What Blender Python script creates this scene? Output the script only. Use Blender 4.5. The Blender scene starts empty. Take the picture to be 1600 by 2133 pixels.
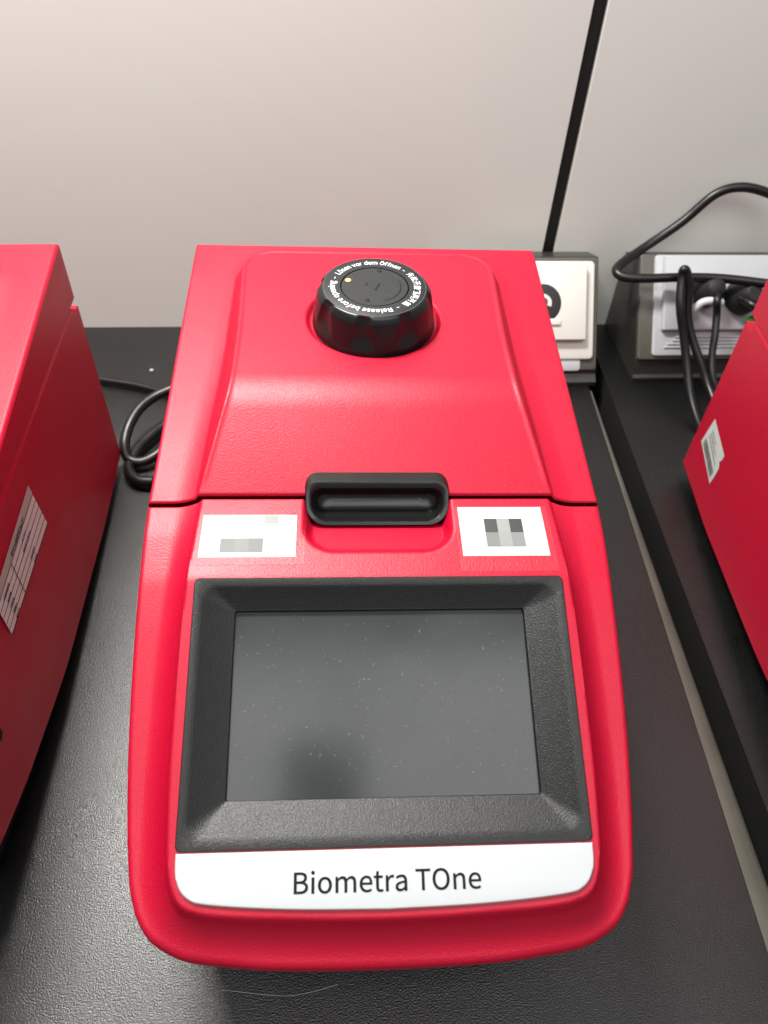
import bpy, math, os
import numpy as np
from math import sin, cos, pi, radians, hypot, tan
from mathutils import Matrix, Vector

S = bpy.context.scene
C = S.collection

# ------------------------------------------------------------------ camera
F_PX, YAW, PITCH, ROLL, CAM_Z = 1577.4, -.1156, .8209, .0596, .419
def rz(a): return Matrix.Rotation(a, 3, 'Z')
_f = Vector((0, cos(PITCH), -sin(PITCH))); _r = Vector((1, 0, 0)); _u = Vector((0, sin(PITCH), cos(PITCH)))
RT = rz(YAW) @ (_r * cos(ROLL) + _u * sin(ROLL))
UP = rz(YAW) @ (_u * cos(ROLL) - _r * sin(ROLL))
FW = rz(YAW) @ _f
CAM = Vector((0, 0, CAM_Z))
cd = bpy.data.cameras.new('camera'); cam = bpy.data.objects.new('camera', cd); C.objects.link(cam)
m = Matrix((RT, UP, -FW)).transposed().to_4x4(); m.translation = CAM
cam.matrix_world = m
cd.sensor_fit = 'VERTICAL'; cd.sensor_height = 36; cd.lens = F_PX / 2133 * 36
cd.clip_start = .01; cd.clip_end = 50
cd.dof.use_dof = True; cd.dof.focus_distance = .365; cd.dof.aperture_fstop = 13
S.camera = cam

# ------------------------------------------------------------------ world, lamps, exposure
w = bpy.data.worlds.new('World'); S.world = w; w.use_nodes = True
bg = w.node_tree.nodes['Background']
bg.inputs[0].default_value = (.97, .98, 1, 1); bg.inputs[1].default_value = .33
def area(name, loc, target, sx, sy, power, col):
    l = bpy.data.lights.new(name, 'AREA'); l.shape = 'RECTANGLE'; l.size = sx; l.size_y = sy; l.energy = power; l.color = col
    o = bpy.data.objects.new(name, l); C.objects.link(o); o.location = loc
    o.rotation_euler = (Vector(target) - Vector(loc)).to_track_quat('-Z', 'Y').to_euler()
    return o
area('bench_lamp', (-.21, .56, .92), (-.16, .32, 0), .34, .13, 17, (1, .97, .93))
area('ceiling_panel', (.1, -.76, 2.1), (.1, -.60, 0), 2.3, 1.25, 32, (1, .98, .96))
S.view_settings.view_transform = 'Standard'; S.view_settings.look = 'None'
S.view_settings.exposure = -.04; S.view_settings.gamma = 1
S.view_settings.use_curve_mapping = False
S.render.engine = 'CYCLES'

# ------------------------------------------------------------------ pixels to points
def ray(px, py): return FW + RT * ((px - 800) / F_PX) - UP * ((py - 1066.5) / F_PX)
def at_y(px, py, y):
    d = ray(px, py); return CAM + d * (y / d.y)
def at_z(px, py, z):
    d = ray(px, py); return CAM + d * ((z - CAM_Z) / d.z)

# ------------------------------------------------------------------ materials
def mat(name, col, rough=.5, spec=.5, metal=0, coat=0, noise=None, bump=None, rvar=None, speck=None, coat_rough=.1):
    """noise=(scale, amount) colour variation; bump=(scale, strength, distance[, scale2]); speck=(scale, threshold, colour)"""
    M = bpy.data.materials.new(name); M.use_nodes = True
    nt = M.node_tree; n = nt.nodes; L = nt.links; b = n['Principled BSDF']
    b.inputs['Base Color'].default_value = (*col, 1); b.inputs['Roughness'].default_value = rough
    b.inputs['Specular IOR Level'].default_value = spec; b.inputs['Metallic'].default_value = metal
    b.inputs['Coat Weight'].default_value = coat; b.inputs['Coat Roughness'].default_value = coat_rough
    tc = n.new('ShaderNodeTexCoord'); src = tc.outputs['Object']
    colout = None
    if noise:
        t = n.new('ShaderNodeTexNoise'); t.inputs['Scale'].default_value = noise[0]; t.inputs['Detail'].default_value = 6
        L.new(src, t.inputs['Vector'])
        r = n.new('ShaderNodeMapRange'); r.inputs['From Min'].default_value = .3; r.inputs['From Max'].default_value = .7
        r.inputs['To Min'].default_value = 1 - noise[1]; r.inputs['To Max'].default_value = 1 + noise[1]
        L.new(t.outputs['Fac'], r.inputs['Value'])
        mx = n.new('ShaderNodeMix'); mx.data_type = 'RGBA'; mx.blend_type = 'MULTIPLY'; mx.inputs[0].default_value = 1
        mx.inputs[6].default_value = (*col, 1); L.new(r.outputs[0], mx.inputs[7]); colout = mx.outputs[2]
    if speck:
        v = n.new('ShaderNodeTexVoronoi'); v.inputs['Scale'].default_value = speck[0]; v.inputs['Randomness'].default_value = 1
        L.new(src, v.inputs['Vector'])
        t2 = n.new('ShaderNodeTexNoise'); t2.inputs['Scale'].default_value = speck[0] * .12; t2.inputs['Detail'].default_value = 3
        L.new(src, t2.inputs['Vector'])
        th = n.new('ShaderNodeMath'); th.operation = 'MULTIPLY'; th.inputs[1].default_value = speck[1] * 2
        L.new(t2.outputs['Fac'], th.inputs[0])
        sub = n.new('ShaderNodeMath'); sub.operation = 'LESS_THAN'; L.new(v.outputs['Distance'], sub.inputs[0]); L.new(th.outputs[0], sub.inputs[1])
        sp = n.new('ShaderNodeSeparateColor'); L.new(v.outputs['Color'], sp.inputs[0])
        pick = n.new('ShaderNodeMath'); pick.operation = 'GREATER_THAN'; pick.inputs[1].default_value = speck[3] if len(speck) > 3 else .6
        L.new(sp.outputs[0], pick.inputs[0])
        mul = n.new('ShaderNodeMath'); mul.operation = 'MULTIPLY'; L.new(sub.outputs[0], mul.inputs[0]); L.new(pick.outputs[0], mul.inputs[1])
        mx = n.new('ShaderNodeMix'); mx.data_type = 'RGBA'; mx.inputs[6].default_value = (*col, 1); mx.inputs[7].default_value = (*speck[2], 1)
        if colout: L.new(colout, mx.inputs[6])
        L.new(mul.outputs[0], mx.inputs[0]); colout = mx.outputs[2]
    if colout: L.new(colout, b.inputs['Base Color'])
    if rvar:
        t = n.new('ShaderNodeTexNoise'); t.inputs['Scale'].default_value = rvar[0]; t.inputs['Detail'].default_value = 5
        L.new(src, t.inputs['Vector'])
        r = n.new('ShaderNodeMapRange'); r.inputs['From Min'].default_value = .3; r.inputs['From Max'].default_value = .7
        r.inputs['To Min'].default_value = rough - rvar[1]; r.inputs['To Max'].default_value = rough + rvar[1]
        L.new(t.outputs['Fac'], r.inputs['Value']); L.new(r.outputs[0], b.inputs['Roughness'])
    if bump:
        t = n.new('ShaderNodeTexNoise'); t.inputs['Scale'].default_value = bump[0]; t.inputs['Detail'].default_value = 2.5
        t.inputs['Roughness'].default_value = .55; t.inputs['Distortion'].default_value = .1
        L.new(src, t.inputs['Vector'])
        bp = n.new('ShaderNodeBump'); bp.inputs['Strength'].default_value = bump[1]; bp.inputs['Distance'].default_value = bump[2]
        L.new(t.outputs['Fac'], bp.inputs['Height']); L.new(bp.outputs[0], b.inputs['Normal'])
    return M

RED = mat('red_textured_plastic', (.42, .0014, .023), .41, .37, bump=(1300, .30, .0005), noise=(6, .03), rvar=(28, .035))
BLACKP = mat('black_grained_plastic', (.004, .0045, .0045), .34, .48, bump=(2200, .5, .0004), speck=(420, .035, (.30, .30, .30), .80))
BLACKG = mat('black_gloss_plastic', (.008, .009, .009), .32, .4, rvar=(60, .05))
HANDLE = mat('black_satin_plastic', (.006, .0065, .006), .27, .5, bump=(1200, .10, .0004))
RUBBER = mat('black_rubber', (.012, .012, .012), .6)
CORD = mat('black_cord_sheath', (.006, .006, .0065), .36, .45, rvar=(80, .06))
GLASS = mat('display_glass', (.030, .034, .035), .17, .44, noise=(22, .05), rvar=(30, .04))
WHITE = mat('white_strip_plastic', (.55, .58, .59), .35, .35, noise=(25, .015))
INK = mat('black_ink', (.006, .006, .007), .6, .2)
WINK = mat('white_ink', (.78, .80, .80), .5)
RING = mat('knob_ring_film', (.014, .015, .017), .45, .3, noise=(300, .12), bump=(1800, .2, .0004))
CAP = mat('knob_cap_plastic', (.020, .021, .0205), .55, .25, bump=(1700, .3, .0004))
GOLD = mat('gold_dot', (.72, .50, .20), .35)
PAPER = mat('white_label_paper', (.49, .51, .49), .65, .12, noise=(60, .02))
PAPER2 = mat('label_paper', (.78, .76, .73), .6, .2, noise=(40, .03))
PAPER3 = mat('label_header', (.45, .42, .39), .6, .2)
TAPE = mat('clear_tape_over_red', (.52, .016, .034), .42, .4, bump=(900, .4, .0005), noise=(500, .2))
GREY1 = mat('grey_print_light', (.34, .37, .355), .5, .15)
GREY2 = mat('grey_print_mid', (.22, .245, .23), .5, .15)
GREY3 = mat('grey_print_dark', (.085, .10, .09), .5, .15)
BLUEINK = mat('blue_ink', (.10, .16, .42), .5)
BROWNINK = mat('brown_ink', (.05, .035, .03), .6, .2)
WALLM = mat('wall_laminate', (.86, .88, .82), .55, .25, noise=(2.5, .02), bump=(600, .05, .0003))
STRIP = mat('black_joint', (.006, .0065, .007), .6)
BENCH = mat('black_bench_laminate', (.0022, .0025, .0025), .30, .80, bump=(1300, .62, .0005), noise=(14, .16), rvar=(9, .04), speck=(240, .03, (.35, .35, .34), .90))
TRIM = mat('grey_edge_trim', (.085, .083, .068), .42, .5, noise=(30, .12))
BENCHSIDE = mat('black_bench_edge', (.006, .006, .006), .7)
BOXM = mat('olive_grey_box', (.085, .081, .066), .42, .5, noise=(40, .04))
BOXD = mat('dark_box_body', (.028, .028, .025), .35)
PLATE = mat('white_socket_plastic', (.66, .65, .60), .32, .5)
PLATE2 = mat('cool_white_socket_plastic', (.46, .47, .49), .3, .5)
HOLE = mat('socket_hole', (.01, .01, .01), .4)
METAL = mat('steel_contact', (.55, .53, .48), .3, metal=1)
GREEN = mat('green_sleeve', (.08, .32, .04), .4)
LINT = mat('lint', (.22, .22, .22), .8)
PHONE = mat('phone_black', (.010, .010, .011), .4)

# ------------------------------------------------------------------ helpers
def mesh_obj(name, verts, faces, material, parent=None, smooth=True, sharp=None):
    me = bpy.data.meshes.new(name); me.from_pydata([tuple(v) for v in verts], [], [tuple(int(i) for i in f) for f in faces]); me.update()
    if smooth:
        me.polygons.foreach_set('use_smooth', [True] * len(me.polygons))
        if sharp: me.set_sharp_from_angle(angle=radians(sharp))
    me.materials.append(material)
    o = bpy.data.objects.new(name, me); C.objects.link(o)
    if parent: o.parent = parent
    return o
def thing(name, label, cat, loc=(0, 0, 0), rot=0, group=None):
    o = bpy.data.objects.new(name, None); C.objects.link(o); o.location = loc; o.rotation_euler = (0, 0, rot)
    o.empty_display_size = .02
    return tag(o, label, cat, group)
def tag(o, label, cat, group=None):
    o['label'] = label; o['category'] = cat
    if group: o['group'] = group
    return o
def grid_faces(nr, nc, off=0, flip=False):
    f = []
    for i in range(nr - 1):
        for j in range(nc - 1):
            a = off + i * nc + j; q = (a, a + 1, a + nc + 1, a + nc)
            f.append(q[::-1] if flip else q)
    return f
def rings(ring_list, close_start=False, close_end=False, closed=True):
    """loft rings of equal count"""
    n = len(ring_list[0]); V = [p for r in ring_list for p in r]; Fc = []
    for i in range(len(ring_list) - 1):
        for j in range(n if closed else n - 1):
            k = (j + 1) % n
            Fc.append((i * n + j, i * n + k, (i + 1) * n + k, (i + 1) * n + j))
    if close_start: Fc.append(tuple(range(n))[::-1])
    if close_end: Fc.append(tuple(range((len(ring_list) - 1) * n, len(ring_list) * n)))
    return V, Fc
def rrect(a, b, r, n=6, r2=None):
    """rounded rectangle outline in 2-D, half sizes a,b; r top corners, r2 bottom corners"""
    r2 = r if r2 is None else r2; P = []
    for cx, cy, rr, s in ((a - r, b - r, r, 0), (-a + r, b - r, r, 90), (-a + r2, -b + r2, r2, 180), (a - r2, -b + r2, r2, 270)):
        for k in range(n + 1):
            t = radians(s + 90 * k / n); P.append((cx + rr * cos(t), cy + rr * sin(t)))
    return P
def slab(name, M3, a, b, r, h, material, parent=None, bev=.0006, n=5, r2=None):
    """rounded plate: M3 = (origin, ux, uy, un); top at h over the origin plane"""
    o, ux, uy, un = M3
    R = []
    for ins, z in ((0, 0), (0, h - bev), (bev * .4, h - bev * .3), (bev, h)):
        R.append([o + ux * x + uy * y + un * z for x, y in rrect(a - ins, b - ins, max(r - ins, .0002), n, None if r2 is None else max(r2 - ins, .0002))])
    V, Fc = rings(R, True, True)
    return mesh_obj(name, V, Fc, material, parent, True, 35)
def catmull(P, n=8):
    P = [Vector(p) for p in P]; Q = [P[0] * 2 - P[1]] + P + [P[-1] * 2 - P[-2]]; out = []
    for i in range(1, len(Q) - 2):
        p0, p1, p2, p3 = Q[i - 1:i + 3]
        for k in range(n):
            t = k / n
            out.append(.5 * ((2 * p1) + (p2 - p0) * t + (2 * p0 - 5 * p1 + 4 * p2 - p3) * t * t + (3 * p1 - p0 - 3 * p2 + p3) * t ** 3))
    out.append(P[-1]); return out
def tube(name, pts, r, material, parent=None, n=8, seg=14):
    P = catmull(pts, n); T = [(P[min(i + 1, len(P) - 1)] - P[max(i - 1, 0)]).normalized() for i in range(len(P))]
    N = T[0].orthogonal().normalized(); R = []
    for p, t in zip(P, T):
        N = (N - t * N.dot(t)).normalized(); B = t.cross(N)
        R.append([p + (N * cos(a) + B * sin(a)) * r for a in [2 * pi * k / seg for k in range(seg)]])
    V, Fc = rings(R, True, True)
    return mesh_obj(name, V, Fc, material, parent, True, 60)
def lathe(prof, n, centre, ux, uy, un):
    return [[centre + (ux * cos(2 * pi * k / n) + uy * sin(2 * pi * k / n)) * r + un * z for k in range(n)] for r, z in prof]
def box(name, lo, hi, material, parent=None, bev=.001):
    lo = Vector(lo); hi = Vector(hi); c = (lo + hi) / 2; h = (hi - lo) / 2
    R = []
    for ins, z in ((bev, lo.z), (0, lo.z + bev), (0, hi.z - bev), (bev, hi.z)):
        R.append([Vector((c.x + sx * (h.x - ins), c.y + sy * (h.y - ins), z)) for sx, sy in ((1, 1), (-1, 1), (-1, -1), (1, -1))])
    V, Fc = rings(R, True, True)
    return mesh_obj(name, V, Fc, material, parent, False)

try:
    FONT = bpy.data.fonts.load(os.path.join(bpy.utils.resource_path('LOCAL'), 'datafiles', 'fonts', 'Noto Sans CJK Regular.woff2'))
except Exception:
    FONT = None
def glyphs(s, size, align='CENTER', xs=1.0, bold=0):
    cu = bpy.data.curves.new('t', 'FONT'); cu.body = s; cu.size = size; cu.align_x = align; cu.resolution_u = 5; cu.offset = bold
    if FONT: cu.font = FONT
    o = bpy.data.objects.new('t', cu); C.objects.link(o)
    dg = bpy.context.evaluated_depsgraph_get(); me = bpy.data.meshes.new_from_object(o.evaluated_get(dg))
    V = [(v.co.x * xs, v.co.y) for v in me.vertices]; Fc = [tuple(p.vertices) for p in me.polygons]
    bpy.data.objects.remove(o); bpy.data.curves.remove(cu); bpy.data.meshes.remove(me)
    return V, Fc
def place(parts):
    """parts = [(V2d, faces, origin, ux, uy)] -> joined verts, faces"""
    V, Fc = [], []
    for v, f, o, ux, uy in parts:
        k = len(V); V += [o + ux * a + uy * b for a, b in v]; Fc += [tuple(i + k for i in q) for q in f]
    return V, Fc

# ------------------------------------------------------------------ the setting: bench tops, wall
def bench(name, poly, z0=-.036):
    V = [Vector((x, y, 0)) for x, y in poly] + [Vector((x, y, z0)) for x, y in poly]; n = len(poly)
    top = mesh_obj(name, V[:n], [tuple(range(n))], BENCH, None, False)
    top['kind'] = 'structure'
    mesh_obj('bench_edge', [v + Vector((0, 0, -.0005)) if v.z == 0 else v for v in V], [(i, i + n, (i + 1) % n + n, (i + 1) % n) for i in range(n)] + [tuple(range(n, 2 * n))[::-1]], BENCHSIDE, top, False)
    return top
WY = .6366
eL = lambda y: .2302 + .0355 * (y - .1162)
eT = lambda y: .2413 - (.5189 - y) * .0597
eR = lambda y: .245 + .0397 * (y - .149)
left_bench = bench('bench_top', [(-1.3, -.45), (eT(-.45), -.45), (eT(.53), .53), (eL(WY), WY + .004), (-1.3, WY + .004)])
V, Fc = [], []
ys = [-.45 + .98 * i / 24 for i in range(25)]
for y in ys:
    a, b = eT(y), eL(y); wd = b - a
    V += [Vector((a, y, .0004)), Vector((a + wd * .25, y, .0006)), Vector((a + wd * .7, y, -.0004)), Vector((b - .0006, y, -.002)), Vector((b, y, -.0045)), Vector((b, y, -.03))]
Fc = grid_faces(25, 6, 0, True)
mesh_obj('edge_trim', V, Fc, TRIM, left_bench, True, 50)
right_bench = bench('bench_top', [(eR(-.45), -.45), (1.7, -.45), (1.7, WY + .004), (eR(WY), WY + .004)])
gap_sheet = mesh_obj('black_gap_sheet', [(.1, -.45, -.0365), (.36, -.45, -.0365), (.36, WY, -.0365), (.1, WY, -.0365)], [(0, 1, 2, 3)], BENCHSIDE, right_bench, False)  # black sheet added below the bench gap, stands in for its deep shade

wall = mesh_obj('wall', [(-1.3, WY + .006, -.05), (1.7, WY + .006, -.05), (1.7, WY + .006, 1.0), (-1.3, WY + .006, 1.0)], [(0, 1, 2, 3)], STRIP, None, False)
wall['kind'] = 'structure'
def panel(x0, x1):
    box('wall_panel', (x0, WY, -.002), (x1, WY + .0055, 1.0), WALLM, wall, .00008)
panel(-1.3, .2057); panel(.2173, 1.7)

# ------------------------------------------------------------------ thermal cycler geometry (t = distance from the back, towards the front)
W2 = .105
def ip(xs, ys): return lambda t: np.interp(t, xs, ys)
zr_lid = lambda t: .1866 - .1115 * t
zr_base = ip([.15, .2, .215, .237, .255, .2735, .287, .30, .313, .325, .338, .348, .356, .366, .378],
             [.1692, .1640, .1615, .1556, .1490, .1418, .1365, .1314, .1264, .1218, .1174, .1144, .1122, .1096, .1062])
def smooth1(fn, a, b, n=600, k=25):
    x = np.linspace(a - .03, b + .03, n); y = fn(x); ker = np.hanning(k); ker /= ker.sum()
    y2 = np.convolve(np.pad(y, k, 'edge'), ker, 'same')[k:-k]; return lambda t: np.interp(t, x, y2)
zr_base = smooth1(zr_base, .15, .378)
zp = smooth1(ip([.15, .2, .215, .23, .2438, .3605, .39], [.1702, .1692, .1686, .1675, .166, .122, .1109]), .15, .39, k=17)
BZ = .3774
zbez = lambda t: .1664 - BZ * (t - .2438)
def sstep(a, b, x):
    t = np.clip((x - a) / (b - a), 0, 1); return t * t * (3 - 2 * t)
def smin(a, b, k):
    h = np.clip(.5 + .5 * (b - a) / k, 0, 1); return b + (a - b) * h - k * h * (1 - h)
def rcorner(a, b, r):
    return np.where((a < r) & (b < r), r - np.hypot(r - a, r - b), np.minimum(a, b))
def poly_sdf(X, T, P):
    """signed distance to closed polygon (negative inside)"""
    P = np.asarray(P); out = np.full(X.shape, 9.); ins = np.zeros(X.shape, bool)
    for i in range(len(P)):
        ax, ay = P[i]; bx, by = P[(i + 1) % len(P)]; dx, dy = bx - ax, by - ay; L2 = dx * dx + dy * dy + 1e-18
        u = np.clip(((X - ax) * dx + (T - ay) * dy) / L2, 0, 1)
        out = np.minimum(out, np.hypot(X - ax - u * dx, T - ay - u * dy))
        c = ((ay > T) != (by > T)) & (X < dx * (T - ay) / (dy + 1e-18) + ax); ins ^= c
    return np.where(ins, -out, out)
def sym(half, n=5):
    h = [(p.x, p.y) for p in catmull([(x, t, 0) for x, t in half], n)]
    return h + [(-x, t) for x, t in h[::-1][1:]]
PLATE_OUT = sym([(.0790, .13), (.0796, .17), (.0800, .20), (.0808, .22), (.0818, .245), (.0826, .27), (.0826, .31), (.0816, .335), (.0807, .345), (.0790, .352), (.0757, .3575), (.0695, .3604), (.0563, .3622), (.0224, .3637), (0, .3641)])
def cove(d):
    """1 on the plate, small step at its edge, hollow cove down to the rim"""
    a = 1 - .34 * sstep(-.0011, .0011, d)
    b = .66 * np.clip(1 - np.clip(d - .0007, 0, 1) / .0115, 0, 1) ** 2
    return np.where(d < .0007, a, np.minimum(a, b))

XF = smooth1(ip([-.03, .04, .10, .125, .155, .2, .23], [.0768, .0776, .0784, .0796, .0816, .0838, .0846]), 0, .2, k=71)
def lid_z(X, T):
    ax_ = np.abs(X)
    zr = zr_lid(T)
    xf = XF(T)
    a = xf - ax_; b = T - .0145
    d = rcorner(a, b, .024)
    top = .1925 + 0 * T
    face = .1690 + (.199 - T) * .47
    hh = smin(top, face, .005) - zr
    raise_in = smin(hh, 1.95 * d + .0010, .0008)
    amp = .0009 + .0014 * sstep(.03, .19, T)
    cv = amp * np.clip(1 + d / .0105, 0, 1) ** 2
    q = np.clip(.5 + .5 * (raise_in - cv) / .0014, 0, 1); h = cv + (raise_in - cv) * q + .0014 * q * (1 - q)
    wi = (1.95 * d + .0010 - hh) / 1.95            # distance inside the ridge of the raised panel
    h = h + .00055 * np.exp(-((wi - .0010) / .0011) ** 2) * (d > .001) * sstep(.0055, .0085, hh)
    z = zr + h
    # pocket behind the handle
    z = z - .016 * sstep(0, .0012, np.minimum(.0305 - ax_, T - .1895))
    # dish round the knob
    rr = np.hypot(X - .0011, T - .0885)
    z = z - .0030 * (1 - sstep(.0338, .0366, rr))
    return z
def base_z(X, T, dplate):
    zr = zr_base(T); z = zr + (zp(T) - zr) * cove(dplate)
    # finger recess under the handle
    a = .0336 - np.abs(X); b = .2318 - T; d = rcorner(a, b, .015)
    dep = .0016 + np.clip((.2318 - T) / .030, 0, 1) * .0095
    z = z - dep * sstep(-.0004, .0045, d)
    z = z - .010 * sstep(0, .0012, np.minimum(.0305 - np.abs(X), .2080 - T))
    # pocket under bezel and name strip
    pk = sstep(0, .0008, np.minimum(.0764 - np.abs(X), np.minimum(T - .2453, .3398 - T)))
    return z - .013 * pk

def cyc_meshes():
    out = {}
    # ---- lid top
    base = np.linspace(0, 1, 280); ex = np.array([.0006, .0012, .0018, .0025, .0033]) / .21
    u = np.unique(np.concatenate([base, ex, 1 - ex]))
    ex2 = np.array([.0003, .0007, .0012, .0018, .0025]) / .1982
    v = np.unique(np.concatenate([np.linspace(0, 1, 265), ex2, 1 - ex2]))
    X = (-W2 + 2 * W2 * u)[None, :].repeat(len(v), 0); T = (v * .1982)[:, None].repeat(len(u), 1)
    Z = lid_z(X, T)
    def fil(d, r): return r - np.sqrt(np.maximum(r * r - np.clip(r - d, 0, r) ** 2, 0))
    Z -= np.maximum(fil(W2 - np.abs(X), .0022), np.maximum(fil(T, .002), fil(.1982 - T, .0011)))
    nr, nc = Z.shape
    V = np.stack([X, -T, Z], -1).reshape(-1, 3).tolist(); Fc = grid_faces(nr, nc, 0, True)
    def skirt(idx, zlow, inset=(0, 0), under=0):
        k = len(V); nn = len(idx)
        top = [V[i] for i in idx]
        V.extend([list(p) for p in top])
        V.extend([[p[0], p[1] + under, zlow(p) if not under else p[2] - .0022] for p in top])
        V.extend([[p[0] * .985, p[1] + inset[1], zlow(p)] for p in top])
        for r in range(2):
            for j in range(nn - 1):
                Fc.append((k + r * nn + j, k + r * nn + j + 1, k + (r + 1) * nn + j + 1, k + (r + 1) * nn + j))
    zs = lambda p: .1492 + .019 * (-p[1])
    skirt([i * nc for i in range(nr)], zs); skirt([i * nc + nc - 1 for i in range(nr)][::-1], zs)
    skirt([(nr - 1) * nc + j for j in range(nc)], lambda p: p[2] - .009, (0, .01), .0045); skirt(list(range(nc))[::-1], lambda p: .150)
    out['lid'] = (V, Fc)
    # ---- lower housing: front top by Coons patch
    side = [(p.x, p.y) for p in catmull([(W2, .2003, 0), (.1046, .22, 0), (.1041, .237, 0), (.1031, .275, 0), (.1016, .303, 0), (.0994, .327, 0), (.0975, .340, 0), (.0960, .348, 0), (.0930, .3565, 0)], 12)]
    frontc = [(p.x, p.y) for p in catmull([(.0930, .3565, 0), (.0895, .3618, 0), (.0845, .3663, 0), (.0735, .3712, 0), (.056, .3737, 0), (.041, .3750, 0), (.02, .3757, 0), (0, .3759, 0)], 12)]
    frontc = frontc + [(-x, t) for x, t in frontc[::-1][1:]]
    def arc(P):
        P = np.array(P); s = np.concatenate([[0], np.cumsum(np.hypot(*np.diff(P, axis=0).T))]); s /= s[-1]
        return lambda q: np.stack([np.interp(q, s, P[:, 0]), np.interp(q, s, P[:, 1])], -1)
    ex = np.array([.0004, .0009, .0015, .0022, .003]) / .2
    u = np.unique(np.concatenate([np.linspace(0, 1, 290), ex, 1 - ex]))
    ex2 = np.array([.0003, .0007, .0012, .0018]) / .17
    v = np.unique(np.concatenate([np.linspace(0, 1, 250), ex2, 1 - ex2, 1 - 1.7 * ex2]))
    Fu = arc(frontc[::-1])(u); Rv = arc(side)(v); Lv = Rv * [-1, 1]
    B = np.stack([-W2 + 2 * W2 * u, np.full_like(u, .2003)], -1)
    U, Vv = np.meshgrid(u, v); U = U[..., None]; Vv = Vv[..., None]
    Sx = (1 - Vv) * B[None] + Vv * Fu[None] + (1 - U) * Lv[:, None] + U * Rv[:, None] - ((1 - U) * (1 - Vv) * B[0] + U * (1 - Vv) * B[-1] + (1 - U) * Vv * Fu[0] + U * Vv * Fu[-1])
    X = Sx[..., 0]; T = Sx[..., 1]
    dpl = poly_sdf(X, T, PLATE_OUT)
    Z = base_z(X, T, dpl)
    outl = [(x, t) for x, t in side] + frontc[1:] + [(-x, t) for x, t in side[::-1][1:]]
    outl = [(W2, .1)] + outl + [(-W2, .1)]
    dout = np.abs(poly_sdf(X, T, outl))
    Z -= np.maximum(fil(dout, .0024), fil(T - .2003, .0012))
    nr, nc = Z.shape
    V = np.stack([X, -T, Z], -1).reshape(-1, 3).tolist(); Fc = grid_faces(nr, nc, 0, True)
    # step down behind the seam
    k = len(V); V += [[V[j][0], -.2003, V[j][2]] for j in range(nc)] + [[V[j][0], -.2003, .149] for j in range(nc)]
    Fc += [(k + j, k + j + 1, k + nc + j + 1, k + nc + j) for j in range(nc - 1)]
    # walls all round
    path = [i * nc for i in range(nr)] + [(nr - 1) * nc + j for j in range(1, nc)] + [i * nc + nc - 1 for i in range(nr - 1)][::-1]
    front = [V[i] for i in path]
    zb_ = smooth1(ip([-.1, .07, .19, .233, .259, .316, .39], [.0115, .0116, .0225, .0303, .035, .049, .066]), -.01, .38, k=61); zb = lambda t: float(zb_(t))
    tb = [-.0023, .0102, .0106] + list(np.linspace(.02, .2, 24))
    ztop = lambda t: (.142 if t < .0105 else .1478 + .019 * t)
    L = [(-W2, t, ztop(t), True) for t in tb]; Rr = [(W2, t, ztop(t), True) for t in tb[::-1]]
    P = L + [(p[0], -p[1], p[2], False) for p in front] + Rr
    P = P + [(-W2 * k2 + W2 * (1 - k2), -.0023, .142, True) for k2 in ()]
    rows = [[], [], [], [], [], []]
    for x, t, z, back in P:
        e = .0012 if back else 0
        und = float(sstep(.30, .376, t))
        rows[0].append((x - math.copysign(e, x), -t, z)); rows[1].append((x, -t, z - e)); rows[2].append((x, -t, z - e - .0008)); rows[3].append((x * (1 - .012 * und), -(t - .013 * und), (z + zb(t)) / 2 + .01 * (1 - und)))
        rows[4].append((x * (1 - .03 * und), -(t - .028 * und), zb(t))); rows[5].append((x * .95, -(t - .04 * und), zb(t) + .002))
    k = len(V); n = len(P); V += [list(p) for r in rows for p in r]
    for r in range(5):
        for j in range(n - 1): Fc.append((k + r * n + j, k + (r + 1) * n + j, k + (r + 1) * n + j + 1, k + r * n + j + 1))
    # back wall and hidden deck under the lid
    k = len(V); V += [[-W2, .0023, .142], [W2, .0023, .142], [W2, .0023, .012], [-W2, .0023, .012], [-W2 + .0012, -.0106, .1475], [W2 - .0012, -.0106, .1475], [W2 - .0012, -.2003, .1512], [-W2 + .0012, -.2003, .1512], [-W2 + .0012, -.0106, .142], [W2 - .0012, -.0106, .142]]
    Fc += [(k, k + 1, k + 2, k + 3), (k + 4, k + 7, k + 6, k + 5), (k, k + 8, k + 9, k + 1), (k + 8, k + 4, k + 5, k + 9)]
    out['lower_housing'] = (V, Fc)
    return out

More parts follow.
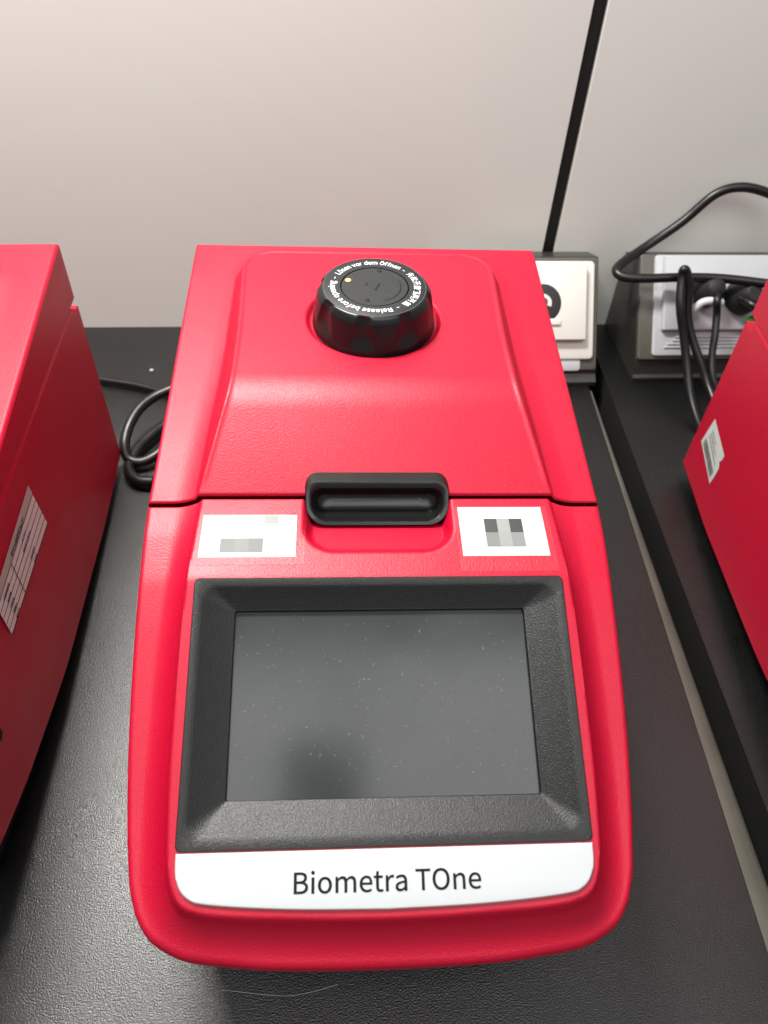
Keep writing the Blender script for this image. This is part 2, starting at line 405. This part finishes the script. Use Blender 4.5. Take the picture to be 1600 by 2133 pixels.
def build_cycler(label):
    root = thing('thermal_cycler', label, 'lab machine', group='red thermal cyclers standing on the bench')
    ms = cyc_meshes()
    lid = mesh_obj('lid', *ms['lid'], RED, root, True, 50)
    mesh_obj('lower_housing', *ms['lower_housing'], RED, root, True, 50)
    # black tray and feet underneath
    pts = [(-.092, .012), (-.092, .25), (-.086, .30), (-.07, .325), (.07, .325), (.086, .30), (.092, .25), (.092, .012)]
    V, Fc = rings([[Vector((x, -t, z)) for x, t in pts] for z in (.005, .016, .05)], True, True)
    mesh_obj('base_tray', V, Fc, BLACKP, root, False)
    for sx in (-1, 1):
        for t in (.04, .28):
            V, Fc = rings(lathe([(.011, 0), (.012, .001), (.012, .006)], 20, Vector((sx * .07, -t, 0)), Vector((1, 0, 0)), Vector((0, 1, 0)), Vector((0, 0, 1))), True, True)
            mesh_obj('foot', V, Fc, RUBBER, root, True, 40)
    ex, ey, ez = Vector((1, 0, 0)), Vector((0, 1, 0)), Vector((0, 0, 1))
    # ---- bezel (panel frame: a = x, b = down the slope)
    ca, sa = 1 / math.sqrt(1 + BZ * BZ), BZ / math.sqrt(1 + BZ * BZ)
    nn = Vector((0, -sa, ca))
    P3 = lambda x, t, h: Vector((x, -t, zbez(t))) + nn * h
    def ring_b(x, t0, t1, r, h, h1=None, n=5):
        c = (t0 + t1) / 2; hb = (t1 - t0) / 2
        return [P3(px, c - py, h if h1 is None else (h if py > 0 else h1)) for px, py in rrect(x, hb, r, n)]
    R = [ring_b(.0776, .2439, .3414, .0022, -.004), ring_b(.0776, .2439, .3414, .0022, .0002), ring_b(.0772, .2443, .3410, .002, .0006),
         ring_b(.0748, .2466, .3386, .006, .0004), ring_b(.0735, .2478, .3366, .0055, -.0004),
         ring_b(.0622, .2548, .3263, .0012, -.0055), ring_b(.0612, .2556, .3254, .0009, -.0059), ring_b(.0610, .2558, .3252, .0008, -.0064), ring_b(.0610, .2558, .3252, .0008, -.0085)]
    V, Fc = rings(R)
    bez = mesh_obj('display_bezel', V, Fc, BLACKP, root, True, 32)
    V, Fc = rings([ring_b(.0618, .2550, .3260, .0006, -.0084), ring_b(.0618, .2550, .3260, .0006, -.0078)], True, True)
    mesh_obj('display_screen', V, Fc, GLASS, bez, False)
    # ---- lint and dust on the glass and the bezel
    rnd = np.random.RandomState(7); V, Fc = [], []
    def fibre(x, t, h, ln, wd):
        a = rnd.uniform(0, pi); bend = rnd.uniform(-1.2, 1.2); k = len(V)
        for i in range(4):
            q = (i / 3 - .5) * ln; aa = a + bend * i / 3; cx_, ct_ = x + q * cos(aa), t + q * sin(aa)
            V.append(P3(cx_ - sin(aa) * wd, ct_ + cos(aa) * wd, h)); V.append(P3(cx_ + sin(aa) * wd, ct_ - cos(aa) * wd, h))
        Fc.extend((k + 2 * i, k + 2 * i + 1, k + 2 * i + 3, k + 2 * i + 2) for i in range(3))
    for i in range(320):
        cl = rnd.rand() < .35
        x = rnd.normal(rnd.choice([-.045, -.01, .02, .05]), .006) if cl else rnd.uniform(-.060, .060)
        t = rnd.normal(rnd.choice([.27, .29, .315]), .006) if cl else rnd.uniform(.2568, .3222)
        if abs(x) < .0604 and .2562 < t < .3246: fibre(x, t, -.0077, rnd.choice([.0002, .0003, .0005, .0011]) * rnd.uniform(.6, 1.2), rnd.uniform(.00003, .00008))
    ds = mesh_obj('dust', V, Fc, LINT, bez, False); ds['kind'] = 'stuff'
    # ---- white name strip
    half = [(.0771, .3419), (.0770, .346), (.0764, .3497), (.0745, .3535), (.0715, .3560), (.067, .3574), (.0525, .3588), (.03, .3600), (0, .3606)]
    bot = [(p.x, p.y) for p in catmull([(x, t, 0) for x, t in half], 5)]
    outl = bot + [(-x, t) for x, t in bot[::-1][1:]]
    cx, ct = 0, .350
    def stripring(ins, h):
        r = []
        for x, t in outl:
            d = hypot(x * .2, t - ct) ; r.append(P3(x - math.copysign(min(ins, abs(x)), x), t - math.copysign(ins, t - ct), h))
        return r
    V, Fc = rings([stripring(0, -.003), stripring(0, .0004), stripring(.0003, .0009), stripring(.0009, .0011)], True, True)
    strip = mesh_obj('name_strip', V, Fc, WHITE, root, True, 30)
    v, f = glyphs('Biometra TOne', 1, 'LEFT', 1, .003)
    x0 = min(a for a, b in v); x1 = max(a for a, b in v); y1 = max(b for a, b in v); y0 = min(b for a, b in v)
    sx = .0682 / (x1 - x0); sy = .0076 / (y1 - y0)
    v = [((a - x0) * sx, (b - y0) * sy) for a, b in v]
    dn = Vector((0, ca, sa))
    V, Fc = place([(v, f, P3(-.0341, .3553, .00125), ex, dn)])
    mesh_obj('lettering', V, Fc, INK, strip, False)
    # ---- handle
    tilt = radians(40); hn = Vector((0, -sin(tilt), cos(tilt))); hu = Vector((0, cos(tilt), sin(tilt)))
    hc = Vector((0, -.20300, .16860))
    def hring(a, btop, bbot, r, r2, dep, topdep=None, n=8):
        c = (btop + bbot) / 2; b = (btop - bbot) / 2; o = []
        for px, py in rrect(a, b, r, n, r2):
            bow = -.0007 * (1 - (px / a) ** 2) * (1 if py < 0 else 0)
            dd = dep if topdep is None else dep + (topdep - dep) * max(0, min(1, .5 + py / (2 * b) * 1.0))
            o.append(hc + ex * px + hu * (c + py + bow) + hn * dd)
        return o
    R = [hring(.0334, .0175, -.0102, .0055, .0095, -.010, -.0085), hring(.0333, .0160, -.0102, .0055, .0095, -.004, -.0068), hring(.0330, .0104, -.0100, .0055, .0095, -.0010, -.0006),
         hring(.0325, .0098, -.0096, .0052, .009, 0), hring(.0309, .0084, -.0082, .0045, .008, 0), hring(.0301, .0070, -.0076, .004, .0075, -.0007),
         hring(.0293, .0063, -.0066, .004, .007, -.0028), hring(.0279, .0056, -.0044, .0038, .0044, -.0062), hring(.0257, .0044, -.0018, .0028, .003, -.0080), hring(.020, .0030, .0008, .001, .001, -.0084)]
    V, Fc = rings(R, False, True)
    mesh_obj('handle', V, Fc, HANDLE, root, True, 42)
    # ---- knob
    kc = Vector((.0010, -.0898, 0)); tk = radians(2)
    kn = Vector((0, -sin(tk), cos(tk))); ky = Vector((0, cos(tk), sin(tk)))
    kc = kc + ez * .1893
    N = 240; prof = [(.0318, .0), (.0325, .0008), (.0326, .002)] + [(.0326 - .0030 * s ** 1.2, .002 + .0178 * s) for s in [i / 22 for i in range(1, 23)]] + [(.0290, .0207), (.0283, .0218), (.0275, .0227), (.0268, .0231), (.0266, .0231)]
    R = []
    for r, z in prof:
        row = []
        for k in range(N):
            th = 2 * pi * k / N; s = (z - .002) / .0178
            a = (th - radians(-103)) % (pi / 4); a = min(a, pi / 4 - a)
            dep = 0
            if r > .0267:
                lo = .18
                wd = .235 - .10 * max(0, min(1, (s - .35) / .65)) if s > .38 else .235 * math.sqrt(max(0, 1 - ((.38 - s) / (.38 - lo)) ** 2)) if s > lo else 0
                if wd > 0:
                    q = a / wd
                    if q < 1: dep = .0019 * (1 - q * q) ** .65 * min(1, (s - lo) / .35)
                if z > .0215: dep *= max(0, (.0232 - z) / .0017)
            row.append(kc + (ex * cos(th) + ky * sin(th)) * (r - dep) + kn * z)
        R.append(row)
    V, Fc = rings(R, True, False)
    knob = mesh_obj('lid_knob', V, Fc, BLACKG, root, True, 38)
    K = lambda x, y, h: kc + ex * x + ky * y + kn * h
    V, Fc = rings(lathe([(.0266, .0226), (.0266, .0231), (.0264, .0232), (.0178, .0232), (.0176, .0226)], 96, kc, ex, ky, kn))
    mesh_obj('knob_ring', V, Fc, RING, knob, True, 30)
    V, Fc = rings(lathe([(.0266, .02322), (.02645, .02330), (.0263, .02325)], 96, kc, ex, ky, kn))
    mesh_obj('ring_outline', V, Fc, GREY3, knob, True)
    V, Fc = rings(lathe([(.0172, .0224), (.0172, .0230), (.0169, .0232), (.0001, .0232)], 64, kc, ex, ky, kn), False, True)
    mesh_obj('knob_cap', V, Fc, CAP, knob, True, 30)
    parts = []
    def arc_text(s, a0, a1, size, rad, bold=.0):
        gl = []; adv = []; hv, _ = glyphs('H', 1, 'LEFT'); cap = max(p[1] for p in hv)
        for ch in s:
            if ch == ' ': gl.append(None); adv.append(.38 * cap); continue
            v, f = glyphs(ch, 1, 'LEFT', 1, bold * cap); xa = min(p[0] for p in v); xb = max(p[0] for p in v)
            gl.append((v, f, xa, xb, ord(ch) > 0x3000)); adv.append(xb - xa + .13 * cap)
        tot = sum(adv); pos = 0
        for g, ad in zip(gl, adv):
            mid = pos + ad / 2; pos += ad
            if not g: continue
            a = radians(a0 + (a1 - a0) * mid / tot); v, f, xa, xb, cjk = g
            rd = Vector((cos(a), sin(a))); tg = Vector((sin(a), -cos(a)))
            k = abs(radians(a1 - a0)) * rad / tot; kv = size / cap; yc = cap / 2
            if cjk:
                ya = min(p[1] for p in v); yb = max(p[1] for p in v); yc = (ya + yb) / 2; kv = size / (yb - ya)
            v2 = [((p[0] - (xa + xb) / 2) * k, (p[1] - yc) * kv) for p in v]
            parts.append((v2, f, K(rd.x * rad, rd.y * rad, .02335), ex * tg.x + ky * tg.y, ex * rd.x + ky * rd.y))
    arc_text('Lösen vor dem Öffnen', 151, 50, .0032, .0221, .012)
    arc_text('-', 46, 41, .0032, .0221, .012); arc_text('先松开旋钮再开盖', 35, -50, .0038, .0221, .005)
    arc_text('-', -57, -62, .0032, .0221, .012); arc_text('Release before opening', -68, -192, .0032, .0221, .012)
    arc_text('-', 163, 158, .0032, .0221, .012)
    V, Fc = place(parts); mesh_obj('ring_lettering', V, Fc, WINK, knob, False)
    a = radians(70); tx = Vector((cos(a), sin(a))); ty = Vector((-sin(a), cos(a))); parts = []
    for s, oy, ln in (('Lid', .0038, .0036), ('pressure', -.0022, .0125)):
        v, f = glyphs(s, .0062, 'CENTER', .85, .0)
        parts.append((v, f, K(ty.x * oy, ty.y * oy, .02333), ex * tx.x + ky * tx.y, ex * ty.x + ky * ty.y))
    av = []; af = []
    for i in range(25):
        t = radians(-72 + 100 * i / 24); wd = .00035 * sin(pi * (i + .5) / 25) + .00005
        av += [(cos(t) * (.0135 - wd), sin(t) * (.0135 - wd)), (cos(t) * (.0135 + wd), sin(t) * (.0135 + wd))]
        if i: af.append((2 * i - 2, 2 * i - 1, 2 * i + 1, 2 * i))
    parts.append((av, af, K(0, 0, .02333), ex, ky))
    V, Fc = place(parts); mesh_obj('cap_lettering', V, Fc, INK, knob, False)
    def dot(name, x, y, r, m, h=.0234):
        V, Fc = rings(lathe([(r, .0229), (r * .98, h - .00005), (r * .8, h)], 20, K(x, y, 0), ex, ky, kn), False, True); return mesh_obj(name, V, Fc, m, knob, True, 40)
    dot('indicator_dot', -.0137, .0052, .0016, GOLD)
    for x, y in ((.003, .0143), (-.0040, -.0128)): dot('screw_hole', x, y, .0013, INK, .02335)
    return root

HI = []
def sticker_patch(name, x0, x1, t0, t1, h, m, parent, skew=(0, 0)):
    n = 10; g = np.linspace(0, 1, n + 1)
    X, T = np.meshgrid(x0 + (x1 - x0) * g, t0 + (t1 - t0) * g)
    Z = base_z(X, T, poly_sdf(X, T, PLATE_OUT)) + h
    V = np.stack([X, -T, Z], -1).reshape(-1, 3).tolist()
    return mesh_obj(name, V, grid_faces(n + 1, n + 1, 0, True), m, parent, True)
def copy_tree(o, parent=None):
    c = o.copy(); C.objects.link(c); c.parent = parent
    for ch in list(o.children): copy_tree(ch, c)
    return c

mid = build_cycler('red thermal cycler with two white labels above its blank black screen')
mid.location = (.0306, .4402, 0); mid.rotation_euler = (0, 0, -.0308)
lft = copy_tree(mid); lft['label'] = 'red thermal cycler with a ruled paper asset label on its side panel'
lft.location = (-.2613, .442, 0); lft.rotation_euler = (0, 0, .0159)
rgt = copy_tree(mid); rgt['label'] = 'red thermal cycler with a small torn barcode sticker on its side panel'
rgt.location = (.392, .4093, 0); rgt.rotation_euler = (0, 0, -.1173)

# stickers of the middle machine
tp = sticker_patch('clear_tape', -.0790, -.0325, .2095, .2372, .00008, TAPE, mid)
lb = sticker_patch('label_sticker', -.0775, -.0362, .2105, .2335, .00020, PAPER, mid); lb['label'] = 'white label with a faint grey print block'
TONE = {}
def tone(v):
    k = round(v, 2)
    if k not in TONE: TONE[k] = mat('print_tone', (.57 * k ** 1.25, .59 * k ** 1.25, .575 * k ** 1.25), .6, .15)
    return TONE[k]
def prints(xs, ts, rows, parent):
    # soft unreadable print
    for r, row in enumerate(rows):
        for c, v in enumerate(row):
            if v < .97: sticker_patch('print_block', xs[c], xs[c + 1], ts[r], ts[r + 1], .00032, tone(v), parent)
prints([-.0748 + .0061 * i for i in range(7)], [.2108, .2158, .2236, .2308], [[.90, .70, .68, .70, .56, .76], [1, .93, .92, .93, .88, 1], [1, .42, .45, .40, .80, 1]], lb)
tp = sticker_patch('clear_tape', .0345, .0772, .2055, .2412, .00008, TAPE, mid)
lb = sticker_patch('label_sticker', .0362, .0745, .2062, .2335, .00020, PAPER, mid); lb['label'] = 'white label with a row of dark grey print blocks'
prints([.0416, .0474, .0532, .0588, .0646, .0704], [.2066, .2132, .2209, .2286], [[.93, .92, .91, .92, .93], [1, .17, .52, .15, 1], [1, .38, .50, .41, 1]], lb)

# asset label on the left machine (side plane x = W2; u runs towards the front, v up)
def side_label(parent, x, sgn):
    o = Vector((x + sgn * .0004, 0, 0)); return o
X = W2 + .0004
def quad(name, pts, dx, m, parent, sgn=1):
    V = [Vector((sgn * (W2 + dx), -t, z)) for t, z in pts]; return mesh_obj(name, V, [tuple(range(len(V)))], m, parent, False)
z_hi = lambda t: .1318 + (t - .1531) * -.028
z_lo = lambda t: .0993 + (t - .1497) * .045
def LP(u, v):  # u along the label, v from lower edge to upper edge
    t0 = .1497 + (.1531 - .1497) * v; t1 = .2255; t = t0 + (t1 - t0) * u
    return t, z_lo(t) + (z_hi(t) - z_lo(t)) * v
lab = quad('asset_label', [LP(0, 0), LP(1, 0), LP(1, 1), LP(0, 1)], .0003, PAPER2, lft); lab['label'] = 'white ruled asset label with handwritten-looking rows'
quad('label_header', [LP(0, .80), LP(1, .80), LP(1, 1), LP(0, 1)], .0005, PAPER3, lab)
V, Fc = [], []
def line(u0, v0, u1, v1, wd=.0003):
    a = Vector((0, *[-LP(u0, v0)[0], LP(u0, v0)[1]])); b = Vector((0, *[-LP(u1, v1)[0], LP(u1, v1)[1]])); d = (b - a).normalized(); nrm = Vector((0, -d.z, d.y)) * wd
    k = len(V); V.extend([p + Vector((W2 + .0006, 0, 0)) for p in (a - nrm, b - nrm, b + nrm, a + nrm)]); Fc.append((k, k + 1, k + 2, k + 3))
for i in range(5): line(0, i * .16, 1, i * .16)
line(0, .8, 1, .8); line(.66, 0, .64, .8)
mesh_obj('ruled_lines', V, Fc, BROWNINK, lab, False)
def side_text(s, u, v, size, m, xs=1.0, name='label_text'):
    vv, f = glyphs(s, size, 'CENTER', xs, .012 * size); t, z = LP(u, v)
    # read from the front end towards the back of the machine
    ux = Vector((0, 1, 0)).normalized(); uy = Vector((0, 0, 1))
    Vt, Ft = place([(vv, f, Vector((W2 + .0007, -t, z)), ux, uy)]); mesh_obj(name, Vt, Ft, m, lab, False)
side_text('R&D LAB관리 No.58', .43, .835, .0085, INK, .95)
for r, (a, b, mm) in enumerate((('UI관리번호', 'M-0081', BLUEINK), ('설비명', '한글표기 (PCR)', BROWNINK), ('구입일', '', BROWNINK), ('제작사', '관리담당', BROWNINK), ('점검자', '분석실', BROWNINK))):
    v = .67 - r * .16
    side_text(a, .84, v - .03, .0070, INK, .9)
    if b: side_text(b, .36, v - .03, .0070, mm, .9)
badge = quad('side_badge', [(.2672, .089), (.272, .091), (.274, .087), (.271, .083), (.2672, .084)], .0004, INK, lft)

# torn barcode sticker on the right machine
pts = [(.0156, .0712), (.0109, .0452), (.0485, .0368), (.0500, .0470), (.0505, .0545), (.0470, .0575), (.0490, .0610), (.0496, .0656)]
bl = quad('barcode_sticker', pts, .0003, PAPER, rgt, -1)
V, Fc = [], []
import random
random.seed(4)
dirv = Vector((0, -(.0485 - .0109), .0368 - .0452)).normalized(); upv = Vector((0, .0156 * -1 + .0109, .0712 - .0452)).normalized()
o0 = Vector((-(W2 + .0006), -.0150, .0468))
s = 0
while s < .030:
    wd = random.choice((.0003, .0005, .0008)); k = len(V)
    V += [o0 + dirv * s, o0 + dirv * (s + wd), o0 + dirv * (s + wd) + upv * .007, o0 + dirv * s + upv * .007]; Fc.append((k, k + 1, k + 2, k + 3)); s += wd + random.choice((.0003, .0004, .0006))
mesh_obj('barcode_print', V, Fc, GREY3, bl, False)
V, Fc = [], []
for r in range(3):
    s = .002
    while s < .026 - r * .006:
        wd = random.uniform(.001, .0028); k = len(V); b0 = o0 + upv * (.0105 + r * .0032)
        V += [b0 + dirv * s, b0 + dirv * (s + wd), b0 + dirv * (s + wd) + upv * .0014, b0 + dirv * s + upv * .0014]; Fc.append((k, k + 1, k + 2, k + 3)); s += wd + .0006
mesh_obj('sticker_print', V, Fc, GREY2, bl, False)

# ------------------------------------------------------------------ wedge socket boxes against the wall
def socket_box(x0, x1, yb, zf0, dyt, zt0, label):
    root = thing('socket_box', label, 'socket box', ((x0 + x1) / 2, yb, 0), 0)
    c = Vector(root.location)
    yf, zf, yt, zt = yb + .007, zf0, yb + dyt, zt0
    prof = [(yb, .0005), (yb, .004), (yb + .003, .006), (yf - .001, zf - .003), (yf, zf), (yt, zt), (yt + .003, zt), (WY - .001, .0785), (WY - .001, .0005)]
    def sec(x, ins=0): return [Vector((x, y, z)) - c for y, z in prof]
    V, Fc = rings([sec(x0), sec(x1)]); n = len(prof); Fc += [tuple(range(n)), tuple(range(n, 2 * n))[::-1]]
    mesh_obj('box_body', V, Fc, BOXD, root, False)
    un = Vector((0, -(zt - zf), yt - yf)).normalized(); uy = Vector((0, yt - yf, zt - zf)).normalized(); ux = Vector((1, 0, 0))
    L = hypot(yt - yf, zt - zf); o = Vector(((x0 + x1) / 2, (yf + yt) / 2, (zf + zt) / 2)) - c
    slab('front_panel', (o, ux, uy, un), (x1 - x0) / 2 - .0008, L / 2, .003, .0028, BOXM, root, .001)
    # rubber foot strip along the front
    return root, o, ux, uy, un, L
root, o, ux, uy, un, L = socket_box(.10, .2485, .5380, .0120, .069, .0878, 'olive grey wedge socket box half hidden behind the machine, one white socket')
h = .0028
pc = o + ux * (.196 - (.10 + .2485) / 2) + uy * .0030 + un * h
fp = slab('socket_plate', (pc, ux, uy, un), .0475, .0425, .004, .0030, PLATE, root, .001)
ic = pc + uy * .0065 - ux * .002 + un * .003
slab('socket_insert', (ic, ux, uy, un), .0405, .0325, .0015, .0065, PLATE, fp, .0008)
slab('label_tab', (pc - uy * .0470 - ux * .004, ux, uy, un), .0405, .0055, .003, .0012, PLATE2, fp, .0005)
hc_ = ic + ux * .001 - uy * .001 + un * .0066
V, Fc = rings(lathe([(.0165, .0), (.0160, .0002), (.0150, .0003)], 40, hc_, ux, uy, un), False, True); hole = mesh_obj('socket_hole', V, Fc, HOLE, fp, True, 30)
av = []
for i in range(17):
    t = radians(-25 + 150 * i / 16)
    av.append([hc_ + (ux * cos(t) + uy * sin(t)) * r + un * (.0004 + q) for r, q in ((.0042, 0), (.0048, .0012), (.0074, .0012), (.0080, 0))])
V, Fc = rings(av, closed=False); mesh_obj('contact_ring', V, Fc, PLATE, fp, True, 40)
slab('socket_lip', (hc_ - uy * .0160 + ux * .004, ux, uy, un), .012, .0028, .001, .0016, PLATE, fp, .0005)

root2, o, ux, uy, un, L = socket_box(.2850, .62, .5432, .0190, .0655, .0905, 'wide olive grey wedge socket box with black plugs, by the torn barcode sticker')
pc = o + ux * (.2985 + .14 - (.2850 + .62) / 2) + uy * .001 + un * h
fp2 = slab('socket_plate', (pc, ux, uy, un), .14, .0440, .003, .0025, PLATE2, root2, .001)
ic = pc + uy * .0105 + ux * .004 + un * .0025
slab('socket_insert', (ic, ux, uy, un), .1375, .0325, .0015, .0055, PLATE2, fp2, .0012)
for k, (yo, x0, x1) in enumerate(((-.0275, .020, .1), (-.0305, .018, .1), (-.0335, .013, .1), (-.0365, .010, .1))):
    slab('vent_rib', (pc + ux * (-.14 + (x0 + x1) / 2) + uy * yo + un * .0025, ux, uy, un), (x1 - x0) / 2, .0007, .0005, .0012, PLATE2, fp2, .0003)

# plugs and cords
c2 = Vector(root2.location)
FP = c2 + o + un * (h + .0025 + .0055)     # a point of the insert's front surface
def on_face(px, py, lift=0):
    d = ray(px, py); q = FP + un * lift; t = (q - CAM).dot(un) / d.dot(un); return CAM + d * t
def plug(name_parent, centre, r, ln, tilt=0):
    uxx = Vector((cos(tilt), 0, 0)) + uy * sin(tilt); uxx.normalize(); vv = un.cross(uxx)
    prof = [(r * .9, .0), (r, .001), (r, ln * .28), (r * .86, ln * .42), (r * .62, ln * .75), (r * .5, ln * .95), (r * .42, ln)]
    R = []
    for rr, z in prof:
        R.append([centre + uxx * (cos(t) * rr * (1 + .10 * abs(sin(t)) ** 4)) + vv * (sin(t) * rr * .94) + un * z for t in [2 * pi * k / 32 for k in range(32)]])
    V, Fc = rings(R, True, True); return mesh_obj('plug', V, Fc, RUBBER, name_parent, True, 45)

def cord(pts, r, label, group=None):
    o = tube('power_cord', pts, r, CORD); tag(o, label, 'power cord', group); return o
A = [(1680, 470, .60), (1640, 425, .612), (1600, 402, .618), (1545, 390, .622), (1490, 405, .624), (1420, 463, .622), (1345, 514, .615), (1298, 546, .600), (1284, 564, .590), (1300, 577, .582), (1345, 580, .577), (1420, 578, .575), (1500, 580, .572), (1590, 590, .560), (1660, 600, .55)]
cord([at_y(*p) for p in A], .0040, 'thick black cord looping up against the wall and across the socket box')
B = [(1500, 868, .478), (1475, 802, .508), (1459, 755, .524), (1441, 702, .540), (1432, 652, .552), (1437, 605, .560), (1431, 568, .566), (1424, 562, .567), (1420, 580, .565), (1417, 640, .550), (1424, 700, .538), (1431, 760, .522), (1438, 820, .502), (1455, 880, .478), (1480, 940, .455)]
cord([at_y(*p) for p in B], .0037, 'black cord doubled over the looping cord, hanging down to the bench')
Cc = [on_face(1497, 603, .014), at_y(1494, 625, .552), at_y(1493, 655, .548), at_y(1489, 700, .536), at_y(1483, 745, .524), at_y(1487, 795, .508), at_y(1512, 850, .490)]
cc = cord(Cc, .0032, 'thin black cord with white tag hanging from its plug at the socket box')
pl = plug(cc, on_face(1470, 606), .0150, .022, .2)
tagp = [on_face(1440, 663, .004), on_face(1447, 645, .014), on_face(1462, 631, .019), on_face(1480, 627, .021), on_face(1503, 631, .019)]
tube('cable_tag', tagp, .0034, WHITE, cc, 6, 12)
dd = cord([on_face(1543, 622, .018), on_face(1575, 640, .03), at_y(1610, 665, .548), at_y(1650, 720, .53)], .0034, 'short black cord leading from the tilted plug behind the red machine')
plug(dd, on_face(1541, 620), .0155, .026, -.5)
gs = tube('cable_sleeve', [on_face(1561, 660, .012), on_face(1566, 672, .012), on_face(1575, 690, .012)], .0042, GREEN); tag(gs, 'small green cable sleeve peeping out behind the red machine', 'cable sleeve')
# coil of cord between the left and the middle machine
D = [(150, 780), (222, 793), (280, 802), (336, 816), (400, 835)]
cord([at_z(x, y, .004) for x, y in D], .0032, 'thin black cord lying straight across the bench behind the machines')
E_ = [(420, 790, .03), (370, 806, .03), (325, 825, .028), (292, 850, .026), (270, 885, .022), (260, 925, .016), (268, 955, .009), (295, 962, .007), (330, 944, .009), (365, 905, .012), (400, 870, .015)]
cord([at_z(*p) for p in E_], .0041, 'thick black cord curled into a loop on the bench beside the red machine')
G = [(380, 865, .006), (340, 888, .006), (310, 912, .006), (285, 938, .006), (268, 975, .006), (285, 1000, .006), (320, 1004, .006)]
cord([at_z(*p) for p in G], .0045, 'black cord lying inside the curled loop on the bench')

# speck and lint on the bench
p = at_z(316, 772, 0); V, Fc = rings(lathe([(.0019, .0003), (.0018, .0009), (.001, .0013)], 16, p, Vector((1, 0, 0)), Vector((0, 1, 0)), Vector((0, 0, 1))), True, True)
tag(mesh_obj('screw_cap', V, Fc, GREY1, None, True), 'tiny pale round cap on the bench near the wall', 'cap')
H = [(462, 2062), (500, 2066), (545, 2071), (600, 2074), (640, 2068), (672, 2060), (704, 2050)]
tag(tube('lint_fibre', [at_z(x, y, .0007) for x, y in H], .00022, LINT, None, 8, 6), 'single pale lint fibre lying on the bench before the machine', 'fibre')

# the phone that takes the picture, seen only as a dark blur in the blank display
pc = CAM - FW * .012 + UP * .0 - RT * .014
slab('phone_tmp', (pc, RT, UP, -FW), .032, .072, .014, .008, PHONE)
ph = bpy.data.objects['phone_tmp']; ph.name = 'smartphone'; tag(ph, 'dark smartphone reflected as a blur in the blank display', 'phone')
